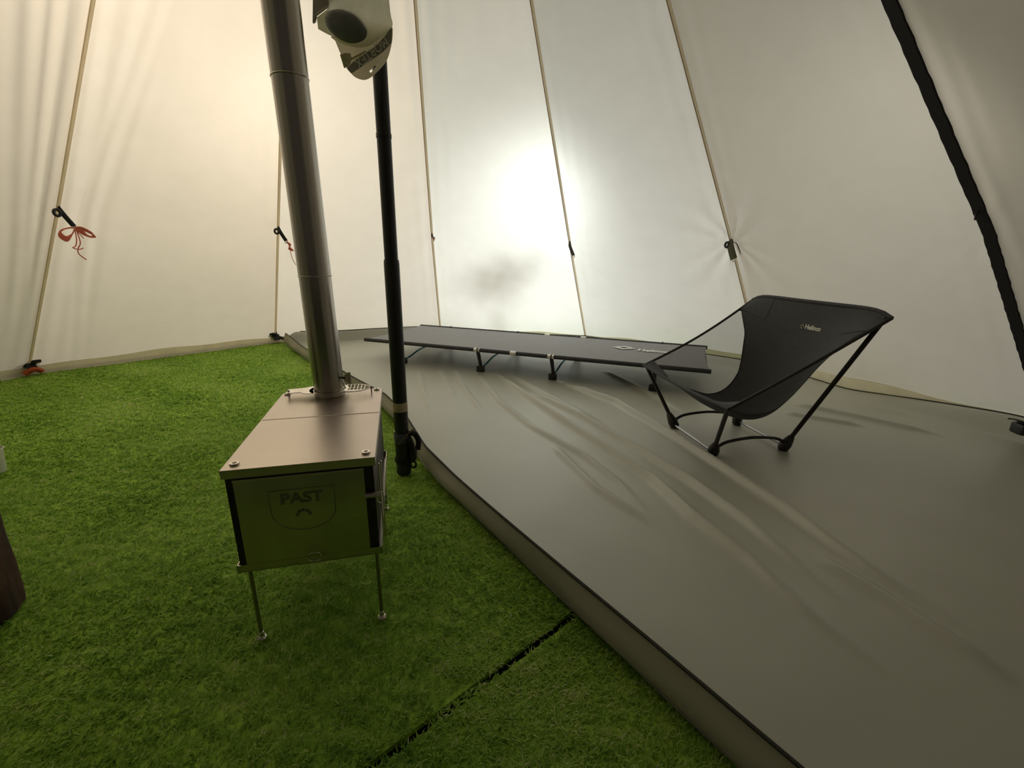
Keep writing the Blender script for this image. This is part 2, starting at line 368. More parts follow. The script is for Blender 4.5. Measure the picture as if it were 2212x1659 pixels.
def grass(name, parent, far):
    # random roots, denser near the camera; only in the part of the tent the sheet leaves bare
    N0 = 1500000 if far else 420000
    if far: p = np.stack([rng.uniform(-2.75, .75, N0), rng.uniform(-.55, 3.3, N0)], -1)
    else: p = np.stack([rng.uniform(-1.3, .9, N0), rng.uniform(-.6, .75, N0)], -1)
    dist = np.hypot(p[:, 0], p[:, 1])
    dens = np.clip(1.05 - dist / 2.6, .22, 1.0)
    keep = rng.uniform(size=N0) < dens
    q = p - C2; s = q @ SD; t = q @ SN
    keep &= (t < t0(s) + .012) & inside_tent(p, .02)
    g = gap_off(p) * SIGN
    keep &= (g < -.0035) if far else (g > .0085)
    keep &= ~((p[:, 1] < .28) & (np.abs(p[:, 0]) < 3) & (p[:, 1] < .28 - .0 * dist) & (dist > .8) & (p[:, 1] < -.1))
    p = p[keep]; n = len(p); dist = np.hypot(p[:, 0], p[:, 1])
    az = rng.uniform(0, 2 * math.pi, n) + .0; az = np.where(rng.uniform(size=n) < .6, .3 + rng.normal(size=n) * .9 + lowfreq(p, 9, 3), az)
    ln = rng.uniform(.008, .0135, n) * (1 + .16 * lowfreq(p, 14, 5) + .16 * lowfreq(p * np.array([1.0, 2.2]), 60, 6)); tilt = rng.uniform(.75, 1.38, n)
    wd = rng.uniform(.0007, .0012, n) * np.clip(dist / 1.1, 1, 2.0)
    d = np.stack([np.cos(az), np.sin(az)], -1); sd = np.stack([-d[:, 1], d[:, 0]], -1)
    z0 = -.004
    h = ln * np.cos(tilt); l = ln * np.sin(tilt)
    V = np.zeros((n, 5, 3))
    V[:, 0, :2] = p - sd * wd[:, None]; V[:, 1, :2] = p + sd * wd[:, None]; V[:, :2, 2] = z0
    mid = p + d * (l * .35)[:, None]
    V[:, 2, :2] = mid + sd * (wd * .9)[:, None]; V[:, 3, :2] = mid - sd * (wd * .9)[:, None]; V[:, 2:4, 2] = (z0 + h * .62)[:, None]
    V[:, 4, :2] = p + d * l[:, None]; V[:, 4, 2] = z0 + h
    me = bpy.data.meshes.new(name); me.vertices.add(n * 5); me.vertices.foreach_set('co', V.astype(np.float32).ravel())
    base = np.arange(n)[:, None] * 5
    loops = np.concatenate([base + [0, 1, 2, 3], base + [3, 2, 4]], 1).astype(np.int32)
    me.loops.add(n * 7); me.loops.foreach_set('vertex_index', loops.ravel())
    ls = (np.arange(n)[:, None] * 7 + [0, 4]).astype(np.int32); me.polygons.add(n * 2); me.polygons.foreach_set('loop_start', ls.ravel())
    me.polygons.foreach_set('loop_total', np.tile([4, 3], n).astype(np.int32))
    me.update(calc_edges=True)
    tint = np.clip(.42 + .19 * rng.normal(size=n) + .13 * lowfreq(p, 17, 8) + .10 * lowfreq(p * np.array([1.0, 2.6]), 48, 9) + .10 * lowfreq(p * np.array([1.0, 2.2]), 95, 12) + (rng.uniform(size=n) < .04) * .45, 0, 1)
    a = me.attributes.new('tint', 'FLOAT', 'POINT'); a.data.foreach_set('value', np.repeat(tint, 5).astype(np.float32))
    me.materials.append(MT['grass'])
    o = bpy.data.objects.new(name, me); COL.objects.link(o); o.parent = parent; o['kind'] = 'stuff'
    return n
ng = grass('grass_pile', far_mat, True) + grass('grass_pile', near_mat, False)
print('blades', ng)

# ------------------------------------------------------------------ half-round groundsheet with upright rim
def ground_pt(x, y, z=0.0):     # where a line of sight of the photograph meets height z (used for survey points of flat things)
    d = fw + rt * ((x - 1106) / FPX) + up * ((829.5 - y) / FPX); t = (z - CAMH) / d.z
    return np.array([d.x * t, d.y * t])
gs = thing('groundsheet', 'half-round grey-green nylon groundsheet with upright rim under cot and chair', 'groundsheet', (0, 0, 0))
PH = [126, 115, 96.5, 82, 68, 53, 40, 24, 9.4, -5, -20, -35, -56]
RT = [2.29, 2.19, 2.28, 2.15, 2.26, 2.10, 2.17, 2.05, 2.2, 2.05, 2.25, 2.05, 2.29]
ZT = [.085, .08, .08, .05, .045, .042, .035, .022, .065, .05, .06, .05, .07]
ph = np.linspace(-56, 126, 400); rT = np.interp(ph, PH[::-1], RT[::-1]); zT = np.interp(ph, PH[::-1], ZT[::-1])
ker = np.hanning(15); ker /= ker.sum(); rS = np.convolve(np.pad(rT, 7, mode='edge'), ker, 'valid'); zS = np.convolve(np.pad(zT, 7, mode='edge'), ker, 'valid')
bx = rS * np.cos(np.radians(ph)); by = rS * np.sin(np.radians(ph))
bs = bx * SD[0] + by * SD[1]; bt = bx * SN[0] + by * SN[1]
o_ = np.argsort(bs); bs, bt, bz = bs[o_], np.maximum(bt[o_], .05), zS[o_]
ridges = [  # survey lines of the creases in the sheet: image points, height (m), width (m)
 ([(1193, 822), (1330, 872), (1420, 925), (1507, 980), (1614, 1050), (1696, 1103), (1778, 1164), (1900, 1250), (2060, 1350), (2212, 1440)], .011, .014),
 ([(1130, 842), (1260, 905), (1389, 980), (1491, 1041), (1614, 1131), (1720, 1221), (1800, 1285), (1896, 1348)], .009, .013),
 ([(1064, 806), (1170, 880), (1323, 980), (1409, 1037), (1495, 1119), (1614, 1209), (1737, 1320), (1860, 1414), (2050, 1550)], .010, .014),
 ([(1030, 806), (1080, 870), (1150, 925), (1258, 984), (1336, 1045), (1401, 1115), (1442, 1152)], .006, .012),
 ([(1190, 960), (1285, 1055), (1430, 1150)], .005, .012),
 ([(980, 800), (1010, 850), (1050, 905)], .005, .012), ([(1100, 812), (1200, 865), (1320, 930)], .006, .014),
 ([(905, 800), (915, 850), (935, 900)], .004, .014), ([(950, 800), (985, 870)], .004, .012),
 ([(1705, 874), (1800, 892), (1904, 915), (2060, 950)], .007, .016), ([(1690, 893), (1790, 910), (1880, 926)], .006, .014),
 ([(1750, 1200), (1900, 1290), (2100, 1420), (2212, 1500)], .005, .018), ([(1300, 800), (1400, 850), (1500, 905)], .005, .016)]
def ridge_height(p):
    z = np.zeros(len(p))
    for px, hgt, wd in ridges:
        L_ = [ground_pt(*q) for q in px]
        L_ = np.array([v[:] for v in [Vector((*q, 0)) for q in L_]])[:, :2]
        seg = np.linalg.norm(np.diff(L_, axis=0), axis=1); cum = np.concatenate([[0], np.cumsum(seg)]); tot = cum[-1]
        best = np.full(len(p), 9.0); al = np.zeros(len(p))
        for i in range(len(L_) - 1):
            d = L_[i + 1] - L_[i]; t = np.clip(((p - L_[i]) @ d) / (d @ d), 0, 1); dd = np.linalg.norm(p - L_[i] - t[:, None] * d, axis=1)
            mk = dd < best; best[mk] = dd[mk]; al[mk] = (cum[i] + t[mk] * seg[i]) / tot
        env = np.clip(al / .15, 0, 1) * np.clip((1 - al) / .25, 0, 1)
        z += 2.1 * hgt * np.exp(-(best / (wd * .85)) ** 2) * ease(env)
    return z
NS, NT = 520, 260
ss = np.linspace(-2.24, 2.25, NS); P = np.zeros((NS, NT, 3))
tt = np.linspace(0, 1, NT)
ta = t0(ss); tb = np.maximum(np.interp(ss, bs, bt), ta + .02); zb = np.interp(ss, bs, bz)
Tm = ta[:, None] + (tb - ta)[:, None] * tt[None]
XY = C2 + ss[:, None, None] * SD + Tm[..., None] * SN
P[..., :2] = XY
flat = XY.reshape(-1, 2)
zr = ridge_height(flat) + .0012 * lowfreq(flat, 7, 21) + .0006 * lowfreq(flat, 23, 22) + .003
zr = zr.reshape(NS, NT)
edge = (tb - ta)[:, None] * (1 - tt[None]); rim = ease(np.clip(1 - edge / .14, 0, 1))
P[..., 2] = zr * (1 - rim) + zb[:, None] * rim
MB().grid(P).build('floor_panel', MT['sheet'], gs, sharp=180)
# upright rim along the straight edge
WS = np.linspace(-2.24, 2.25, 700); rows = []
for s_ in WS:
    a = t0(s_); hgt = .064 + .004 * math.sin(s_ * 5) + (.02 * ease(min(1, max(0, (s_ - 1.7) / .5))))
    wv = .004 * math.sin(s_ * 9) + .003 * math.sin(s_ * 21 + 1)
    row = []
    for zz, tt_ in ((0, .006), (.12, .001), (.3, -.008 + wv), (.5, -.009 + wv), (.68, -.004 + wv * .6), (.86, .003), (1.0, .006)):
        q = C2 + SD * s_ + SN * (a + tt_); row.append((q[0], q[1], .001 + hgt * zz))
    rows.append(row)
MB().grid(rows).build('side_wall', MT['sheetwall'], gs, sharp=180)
MB().tube([r_[-1] for r_ in rows[::4]], .0028, 6).build('binding', MT['binding'], gs)
orim = [(*(C2 + np.array([x, y])), z + .001) for x, y, z in zip(bx[8:-8:3], by[8:-8:3], zS[8:-8:3])]
MB().tube(orim, .0032, 6).build('binding', MT['binding'], gs)
# corner ties of the sheet
for k in (1, 2, 3):
    a = R(ANG[k]); rr_ = np.interp(ANG[k], PH[::-1], RT[::-1]); zz = np.interp(ANG[k], PH[::-1], ZT[::-1])
    p0 = np.array([CX + rr_ * math.cos(a), CY + rr_ * math.sin(a), zz]); p1 = seam_pt(k, .012) 
    MB().tube(smooth_path([p0, (p0 + p1) / 2 + [0, 0, .004], p1], 4), .0035, 6).build('corner_tie', MT['black_web'], gs)

# ------------------------------------------------------------------ tie-out tabs on the seams (webbing loop, ring, cord)
def hang_tab(k, label, cords, length=.07, side=1, s=.352, wide=.018, colour='black_web', hook=True):
    n = panel_normal(k) + panel_normal(k - 1); n /= np.linalg.norm(n); p = seam_pt(k, s) + n * .016
    T = thing('tie_out_tab', label, 'tent tab', p, 0, 'tabs on the tent seams')
    td = np.array([n[0], n[1], 0]); td /= np.linalg.norm(td); lat = np.array([-td[1], td[0], 0])
    if lat @ np.array([1, 0, 0]) < 0: lat = -lat
    lat = lat * side
    a = np.zeros(3); pts = [a + [0, 0, .012], a, lat * .007 + [0, 0, -.022] + td * .006, lat * (.006 + length * .35) + np.array([0, 0, -length]) + td * .01]
    rows = []
    pp = smooth_path(pts, 5)
    for i, q in enumerate(pp):
        f = i / (len(pp) - 1); w_ = wide * (.30 + .7 * math.sin(min(1, f * 1.7) * math.pi / 2)) / 2
        q = np.array(q); ld = lat * .9 + np.array([0, 0, .45]); ld /= np.linalg.norm(ld)
        rows.append([q - ld * w_, q - ld * w_ * .5 + td * .003, q + ld * w_ * .5 + td * .003, q + ld * w_, q + ld * w_ * .5 - td * .003, q - ld * w_ * .5 - td * .003, q - ld * w_])
    MB().grid(rows).build('webbing', MT[colour], T, sharp=60)
    end = np.array(pp[-1])
    MB().tube([end + lat * (.007 * math.cos(t)) + np.array([0, 0, .007 * math.sin(t) - .004]) for t in np.linspace(0, 2 * math.pi, 13)[:-1]], .0022, 6, closed=True).build('ring', MT['bright'], T)
    if hook:
        MB().tube([-lat * .004 + lat * (-.008 + .010 * math.cos(t)) + np.array([0, 0, -.014 + .012 * math.sin(t)]) + td * .004 for t in np.linspace(0, 2 * math.pi, 15)[:-1]], .0055, 8, closed=True).build('buckle', MT['black_pl'], T)
    for path, rad in cords:
        MB().tube(smooth_path([end + lat * x + td * y + np.array([0, 0, z]) for x, y, z in path], 5), rad, 6).build('cord', MT['red_cord'] if colour != 'pale' else MT['tape'], T)
    return T
MT['grey_web'] = mat('grey_webbing', (.06, .06, .055), .8)
MT['olive_web'] = mat('olive_webbing', (.10, .10, .06), .8)
bow = []
for i in range(6):
    f = i * .0035
    bow.append(([(0, 0, -.004), (-.025 - f, .004, -.008 - f * .4), (-.048 - f * .5, .006, -.022 - f), (-.035, .005, -.040 - f), (-.012, .003, -.028), (0, 0, -.008)], .0022))
    bow.append(([(0, 0, -.004), (.020 + f, .006, -.002 - f), (.048 + f * .6, .008, -.020 - f), (.050 - f, .006, -.036), (.022, .004, -.030 + f), (0, 0, -.008)], .0024))
bow += [([(0, 0, -.01), (-.004, .004, -.05), (-.012, .004, -.075), (-.022, .004, -.082), (-.004, .004, -.088), (.012, .003, -.082)], .002), ([(.004, 0, -.01), (.006, .004, -.06), (-.006, .005, -.084), (-.008, .004, -.105), (.012, .004, -.128)], .002), ([(0, 0, -.01), (.02, .004, -.045)], .0016)]
hang_tab(0, 'black tab with a bow of red cord on the far-left tent seam', bow, .062)
cl = [([(0, 0, -.003), (.010 + .002 * i, .003 * i, -.018), (.014 - .002 * i, .004, -.040), (.022 + .002 * i, .004, -.050), (.012, .002, -.030)], .0024) for i in range(5)]
cl.append(([(.014, .002, -.045), (.016, .004, -.075), (.022, .004, -.100), (.034, .003, -.125)], .0018))
hang_tab(1, 'black tab with tangled red cord, half behind the stove pipe', cl, .062)
hang_tab(2, 'tiny dark tab with short red cord on the seam right of the black pole', [([(0, 0, -.002), (.001, .002, -.012), (-.002, .002, -.022)], .0022), ([(0, 0, -.002), (.003, .002, -.016)], .0022)], .014, wide=.010, hook=False)
hang_tab(3, 'plain dark tab on the seam above the middle of the cot', [], .070, wide=.018, colour='grey_web', hook=False)
t4 = hang_tab(4, 'olive tab with loose tie cords on the seam above the chair', [], .080, wide=.034, colour='olive_web')
n4 = panel_normal(4); lat4 = np.array([-n4[1], n4[0], 0]); lat4 = lat4 if lat4[0] > 0 else -lat4
for dz in (0, -.010):
    MB().tube(smooth_path([lat4 * x + np.array([0, 0, z]) for x, z in ((0, -.002), (.035, -.004), (.055, -.012 + dz * .4), (.092, -.050 + dz))], 5), .0016, 6).build('cord', MT['olive_web'], t4)

# ------------------------------------------------------------------ ground buckles of the tent
def peg_strap(k, label, orange, lift=.0):
    a = R(ANG[k]); rad = np.array([math.cos(a), math.sin(a), 0]); lat = np.array([-rad[1], rad[0], 0])
    p = seam_pt(k, 0) - rad * .035
    T = thing('peg_strap', label, 'strap', p, 0, 'straps at the foot of the tent')
    m = MB()
    rows = []
    for f in np.linspace(0, 1, 9):
        q = rad * (.03 - .075 * f) + np.array([0, 0, .062 - .048 * f + .014 * math.sin(f * math.pi)])
        rows.append([q - lat * .013, q - lat * .011 + [0, 0, .004], q + lat * .011 + [0, 0, .004], q + lat * .013])
    m.grid(rows); m.build('webbing', MT['black_web'], T, sharp=60)
    MB().box((-.020, -.016, .030), (.020, .016, .058), .006).build('buckle', MT['black_pl'], T).rotation_euler = (0, 0, a)
    e = MB().box((-.034, -.012, .044), (.002, .012, .056), .003).build('strap_end', MT['black_web'], T); e.location = lat * -.014 * (1 if orange else -1); e.rotation_euler = (0, 0, a)
    if orange: 
        MB().tube(smooth_path([rad * -.030 - lat * .02 + [0, 0, .012], rad * -.038 + [0, 0, .024], rad * -.03 + lat * .022 + [0, 0, .010]], 4), .009, 8).build('peg_loop', MT['orange_web'], T)
    else:
        MB().tube(smooth_path([rad * -.02 - lat * .01 + [0, 0, .03], rad * -.06 - lat * .035 + [0, 0, .02], rad * -.10 - lat * .05 + [0, 0, .004], rad * -.15 - lat * .05 + [0, 0, .006]], 5), [.008] * 16, 8).build('strap_tail', MT['black_web'], T)
    T.scale = (1.5, 1.5, 1.35)
    return T
peg_strap(0, 'black and orange peg strap at the foot of the far-left seam', True)
peg_strap(1, 'black peg strap at the back corner of the groundsheet', False)
ps = peg_strap(5, 'dark strap buckle on the groundsheet at the right edge', False); ps.location = (1.70, 1.375, .012); ps.rotation_euler = (0, 0, R(160))

# ------------------------------------------------------------------ tent pole
tp = thing('tent_pole', 'black telescopic centre pole of the tent', 'tent pole', (CX + .003, CY, 0))
MB().lathe([(.0165, .585), (.0165, 2.56)], n=28).build('upper_tube', MT['pole_blk'], tp)
MB().lathe([(.0185, .09), (.0192, .10), (.0192, .578), (.0182, .588)], n=28).build('lower_tube', MT['pole_blk'], tp)
MB().lathe([(.0185, 0.002), (.0200, .004), (.0204, .03), (.0202, .10), (.0192, .112)], n=28).build('pole_foot', MT['black_pl'], tp)
MB().lathe([(.0198, .190), (.0200, .191), (.0200, .214), (.0198, .215)], n=28).build('tape_band', mat('beige_tape', (.50, .42, .28), .7, noise=.1, nscale=60), tp)
MB().lathe([(.0205, .100), (.0218, .103), (.0218, .122), (.0205, .126)], n=28).build('blue_collar', mat('blue_grey_tape', (.07, .08, .14), .6), tp)
MB().lathe([(.0001, .004), (.003, .003), (.0035, 0)], c=(-.0175, -.0085, .130), n=10, axis='y').build('lock_button', MT['bright'], tp)
MB().lathe([(.0175, .86), (.0178, .861), (.0178, .869), (.0175, .87)], n=28).build('joint_ring', MT['black_pl'], tp)
# strap that ties the sheet's rim to the pole
stp = thing('tie_strap', 'black webbing strap and buckle tying the groundsheet to the pole', 'strap', (CX + .003, CY, 0))
MB().lathe([(.0216, .036), (.0235, .040), (.0235, .050), (.0216, .054)], n=24).build('pole_loop', MT['black_web'], stp)
qs = SN * (t0(.03) - .004)
MB().tube(smooth_path([(.020, -.010, .112), (.027, -.008, .090), (.028, -.006, .065), (.026, -.006, .045)], 5), .009, 8).build('strap', MT['black_web'], stp)
MB().box((-.007, -.010, -.014), (.007, .010, .014), .003).build('buckle', MT['black_pl'], stp).location = (.033, -.008, .062)
MB().tube([(.030 + .008 * math.cos(t), -.012, .034 + .010 * math.sin(t)) for t in np.linspace(0, 2 * math.pi, 13)[:-1]], .003, 6, closed=True).build('loop', MT['black_web'], stp)
MB().tube(smooth_path([(-.006, -.022, .098), (.008, -.022, .114), (.022, -.010, .128), (.034, .004, .135)], 5), .0022, 6).build('cord', mat('brown_cord', (.16, .11, .06), .8), stp)
MB().tube(smooth_path([(.019, -.004, .122), (.033, .006, .120), (.042, .014, .096), (.040, .008, .070)], 5), .008, 8).build('rim_loop', MT['black_web'], stp)

# ------------------------------------------------------------------ wood stove
SW, SDp, ZL, ZB = .209, .377, .305, .136
st = thing('wood_stove', 'small sheet-steel wood stove with shield mark on thin legs', 'wood stove', (-.408, .5615, 0), R(14.24))
b = MB()
b.box((.006, .006, ZB + .004), (SW - .006, SDp - .006, ZL - .006), .002); b.build('body', MT['steel_burn'], st)
lid = MB().box((0, 0, ZL - .0012), (SW, SDp, ZL), .0004)
lid.box((0, 0, ZL - .0135), (SW, .0012, ZL - .0012)); lid.box((0, SDp - .0012, ZL - .0135), (SW, SDp, ZL - .0012))
lid.box((0, .0012, ZL - .0135), (.0012, SDp - .0012, ZL - .0012)); lid.box((SW - .0012, .0012, ZL - .0135), (SW, SDp - .0012, ZL - .0012))
lido = lid.build('lid', MT['steel'], st, smooth=False)
MB().tube([(.002, .206, ZL), (SW - .002, .206, ZL)], .0008, 6).build('lid_fold', MT['bright'], lido)
for x, y in ((.014, .018), (SW - .014, .018), (SW - .012, SDp - .012), (.012, SDp - .012)):
    MB().lathe([(.0065, ZL), (.0068, ZL + .0012), (.0062, ZL + .0030), (.0035, ZL + .0030), (.0028, ZL + .0018), (.0012, ZL + .0018), (.0012, ZL + .0046), (.0001, ZL + .0050)], (x, y, 0), 20).build('bolt', MT['bright'], lido)
bt_ = MB().box((0, 0, ZB), (SW, SDp, ZB + .0014)); bt_.box((0, 0, ZB), (SW, .0014, ZB + .0125)); bt_.box((0, SDp - .0014, ZB), (SW, SDp, ZB + .0125)); bt_.box((0, 0, ZB), (.0014, SDp, ZB + .0125)); bt_.box((SW - .0014, 0, ZB), (SW, SDp, ZB + .0125))
bt_.build('base_tray', MT['steel_dark'], st, smooth=False)
fb = MB().box((.004, .0025, ZB + .006), (SW - .004, .0058, ZL - .014)); fb.build('front_frame', MT['steel_burn'], st, smooth=False)
door = MB().box((.0145, -.002, .1500), (.1915, .0026, .2895), .0008).build('door', MT['steel_dark'], st)
MB().box((.0145, -.0034, .2865), (.1915, -.0018, .2895), .0005).build('door_lip', MT['steel'], door)
# shield mark on the door
def shield(inset):
    x0, x1, zt = .058 + inset, .147 - inset, .2668 - inset
    pts = [(x0, zt), (x1, zt)]
    zc = .236
    for i in range(0, 19):
        a = math.pi * i / 18; pts.append(((x0 + x1) / 2 + (x1 - x0) / 2 * math.cos(a), zc - (zc - .1985 - inset) * math.sin(a) ** .8 if 0 < i < 18 else zc))
    return pts
sh = shield(0); MB().tube([(x, -.0021, z) for x, z in sh], .00075, 6, closed=True).build('shield_outline', MT['etch'], door)
fr = (Vector((.1015, -.0022, .2515)), Vector((1, 0, 0)), Vector((0, 0, 1)))
text_mesh('lettering', 'PAST', .0235, MT['etch'], door, fr, th=.0003, bold=.0009, sx=1.12)
for i in range(5):   # small crest of points below the letters
    a = R(90 + (i - 2) * 38); cxx, czz = .1015 + .009 * math.cos(a), .2225 + .009 * math.sin(a)
    MB().lathe([(.0001, -.0024), (.0028, -.0023), (.003, -.0018)], (cxx, 0, czz), 10, 'y').build('crest_mark', MT['etch'], door).location = (0, -.0043, 0)
MB().tube([(.190, -.003, .2437), (.206, -.0045, .2445), (.214, -.004, .2445)], .0042, 8).build('latch', MT['steel_dark'], door)
MB().tube([(.2155 + .0008 * math.sin(t), -.006 + .004 * math.sin(t), .2420 + .0085 * math.sin(t)) if False else (.2150 + .0075 * math.cos(t), -.006 + .003 * math.cos(t), .2395 + .0090 * math.sin(t)) for t in np.linspace(0, 2 * math.pi, 25)[:-1]], .0009, 6, closed=True).build('latch_ring', MT['bright'], door)
MB().lathe([(.0001, .002), (.0028, .0015), (.003, 0)], (.1765, -.002, .2130), 12, 'y').build('rivet', MT['bright'], door)
MB().tube([(.1090 + .0108 * math.cos(t), -.0035 - .003 * math.sin(t), .1490 + .0100 * math.sin(t)) for t in np.linspace(0, 2 * math.pi, 29)[:-1]], .0008, 6, closed=True).build('drawer_ring', MT['bright'], st)
for x, y in ((.012, .013), (SW - .010, .013), (.012, SDp - .013), (SW - .010, SDp - .013)):
    lg = MB().lathe([(.0030, .004), (.0030, ZB)], (x, y, 0), 12).build('leg', mat('leg_steel', (.30, .27, .22), .3, 1.0) if 'leg_steel' not in bpy.data.materials else bpy.data.materials['leg_steel'], st)
    MB().lathe([(.0075, 0), (.0080, .002), (.0060, .005), (.0042, .006), (.0040, .012), (.0030, .013)], (x, y, 0), 18).build('foot', MT['bright'], lg)
for dx, dy in ((.2125, .010), (.2150, .018)):
    MB().tube([(dx, dy, .150), (dx + .001, dy, .290)], .0011, 6).build('side_rod', MT['bright'], st)
MB().lathe([(.0001, .002), (.003, .001), (.003, -.002), (.0001, -.003)], (.2165, .03, .222), 10, 'x').build('side_knob', MT['bright'], st)
# fish-shaped collar plate standing round the flue
PX, PY = .1005, .345
pl = MB(); frz = lambda z: (Vector((0, 0, z)), Vector((1, 0, 0)), Vector((0, 1, 0)))
# left wing (tail) and right wing (slotted head)
tail = [(.016, .330), (.046, .332), (.049, .325), (.060, .318), (.072, .318), (.072, .374), (.060, .374), (.049, .366), (.016, .360)]
pl.prism(tail, frz(ZL + .012), .0012)
ringo = arc(PX, PY, .040, 0, 360, 40)[:-1]; ringi = arc(PX, PY, .0325, 0, 360, 40)[:-1]
vz = [(x, y, ZL + .012 + d) for d in (0, .0012) for x, y in ringo] + [(x, y, ZL + .012 + d) for d in (0, .0012) for x, y in ringi]
fz = []
for i in range(40):
    j = (i + 1) % 40; fz += [(i, j, 40 + j, 40 + i), (80 + i, 120 + i, 120 + j, 80 + j), (40 + i, 40 + j, 120 + j, 120 + i), (i, 80 + i, 80 + j, j)]
pl.add(vz, fz)
pl.build('flue_collar_plate', MT['bright'], st, sharp=30)
hd = MB()
hp = [(.130, .318), (.150, .317), (.168, .321), (.180, .332), (.185, .345), (.180, .358), (.168, .369), (.150, .373), (.130, .372)]
hd.tube([(x, y, ZL + .0125) for x, y in smooth_path([(*q, 0) for q in hp], 4) for x, y in [(x, y)]] if False else [(q[0], q[1], ZL + .0125) for q in smooth_path([(*q, 0) for q in hp], 4)], .0011, 6)
for i in range(6):
    x = .136 + i * .0075; hh =   .027 * (1 - (max(0, (x - .150)) / .04) ** 2) ** .5
    hd.tube([(x, .3455 - hh, ZL + .0125), (x, .3455 + hh, ZL + .0125)], .0009, 6)
hd.tube([(.128, .3455, ZL + .0125), (.184, .3455, ZL + .0125)], .0010, 6)
hd.build('slotted_collar_wing', MT['bright'], st)
for x, y in ((.019, .345), (.187, .3455)):
    MB().lathe([(.0015, ZL), (.0015, ZL + .013), (.0024, ZL + .0132), (.0024, ZL + .0155)], (x, y, 0), 10).build('collar_post', MT['steel'], st)
# stove pipe: three sections, joint beads, damper
pipe = thing('stove_pipe', 'tall grey steel stove pipe rising from the back of the stove', 'stove pipe', (0, 0, 0))
ca, sa = math.cos(R(14.24)), math.sin(R(14.24))
pb = np.array([-.408 + PX * ca - PY * sa, .5615 + PX * sa + PY * ca, ZL]); pdv = np.array([-.020, 0, 1.0])
def pz(z): return pb + pdv * (z - ZL)
rp = .0308
for i, (z0_, z1_, r_) in enumerate(((ZL, .559, rp), (.555, .905, rp + .0004), (.902, 2.20, rp + .0009))):
    MB().tube([pz(z) for z in np.linspace(z0_, z1_, 6)], r_, 48, caps=(i == 2)).build('pipe_section', MT['pipe'], pipe)
    if i: MB().tube([pz(z0_ + d) for d in (0, .0012, .0024)], [r_ + .0004, r_ + .0012, r_ + .0004], 48).build('joint_bead', MT['pipe'], pipe)
MB().tube([pz(ZL + d) for d in (.0, .0008, .006, .007)], [rp + .0002, rp + .0006, rp + .0006, rp + .0002], 48).build('flue_collar', MT['pipe'], pipe)
dz = .345; q0 = pz(dz)
ax = np.array([math.cos(R(-8)), math.sin(R(-8)), 0]); dmp = MB().tube([q0 + ax * (rp - .002), q0 + ax * (rp + .010)], .0022, 8)
dmp.build('damper_shaft', MT['steel_burn'], pipe)
e0 = q0 + ax * (rp + .006)
frd = (Vector(e0), Vector(ax), Vector((0, 0, 1)))
MB().prism([(0, -.004), (.013, -.013), (.016, -.012), (.016, .013), (.013, .014), (0, .005)], frd, .0012).build('damper_handle', MT['pipe'], pipe)
MB().tube([q0 + ax * (rp + .002) + [0, -.002, -.004], q0 + ax * (rp + .007) + [0, -.004, -.014], q0 + ax * (rp + .010) + [0, -.004, -.022]], .0012, 6).build('damper_spring', MT['bright'], pipe)

# ------------------------------------------------------------------ camp cot
CL, CW, CH = 1.85, .60, .13
cot = thing('camp_cot', 'low grey camp cot with white brand lettering beside the bright tent wall', 'camp cot', (.1125, 2.5007, 0), R(-21.25))
MT['cotfab'] = cloth_mat('cot_fabric', (.28, .28, .285), (.33, .33, .34), .10, gloss=.05, rough=.5, nscale=30, namp=.05)
MT['sleeve'] = mat('cot_sleeve', (.040, .040, .043), .7, bump=.3, bscale=500)
MT['blue'] = mat('blue_anodised_pole', (.10, .33, .42), .3, .85)
MT['white'] = mat('white_print', (.85, .86, .84), .6)
MT['silver'] = mat('silver_ferrule', (.80, .78, .72), .35, .4)
nu, nv = 80, 30
P = np.zeros((nv, nu, 3))
for j, v in enumerate(np.linspace(-1, 1, nv)):
    for i, u in enumerate(np.linspace(-1, 1, nu)):
        z = CH - .006 * (1 - v * v) * (1 - abs(u) ** 6 * .6); x = u * CL / 2 * (1 - .012 * (1 - v * v))
        P[j, i] = (x, v * (CW / 2 - .004), z)
fab = MB().grid(P); Pb = P.copy(); Pb[..., 2] -= .002; fab.grid(Pb[:, ::-1]); fab.build('bed_fabric', MT['cotfab'], cot, sharp=80)
for s_ in (-1, 1):
    MB().tube([(x, s_ * (CW / 2 - .003), CH - .004) for x in np.linspace(-CL / 2 - .005, CL / 2 + .005, 24)], .0105, 12).build('side_sleeve', MT['sleeve'], cot)
    MB().tube([(s_ * (CL / 2 - .010), y, CH - .004 - .004 * (1 - (y / .3) ** 2)) for y in np.linspace(-CW / 2 + .02, CW / 2 - .02, 10)], .004, 8).build('end_hem', MT['sleeve'], cot)
for s_ in (-1, 1):
    for xx in ((-.205, 0, .200, .69, -.69) if s_ < 0 else (.0, .23)):
        MB().tube([(xx - .016, s_ * (CW / 2 - .003), CH - .004), (xx + .016, s_ * (CW / 2 - .003), CH - .004)], .0118, 12).build('ferrule', MT['silver'], cot)
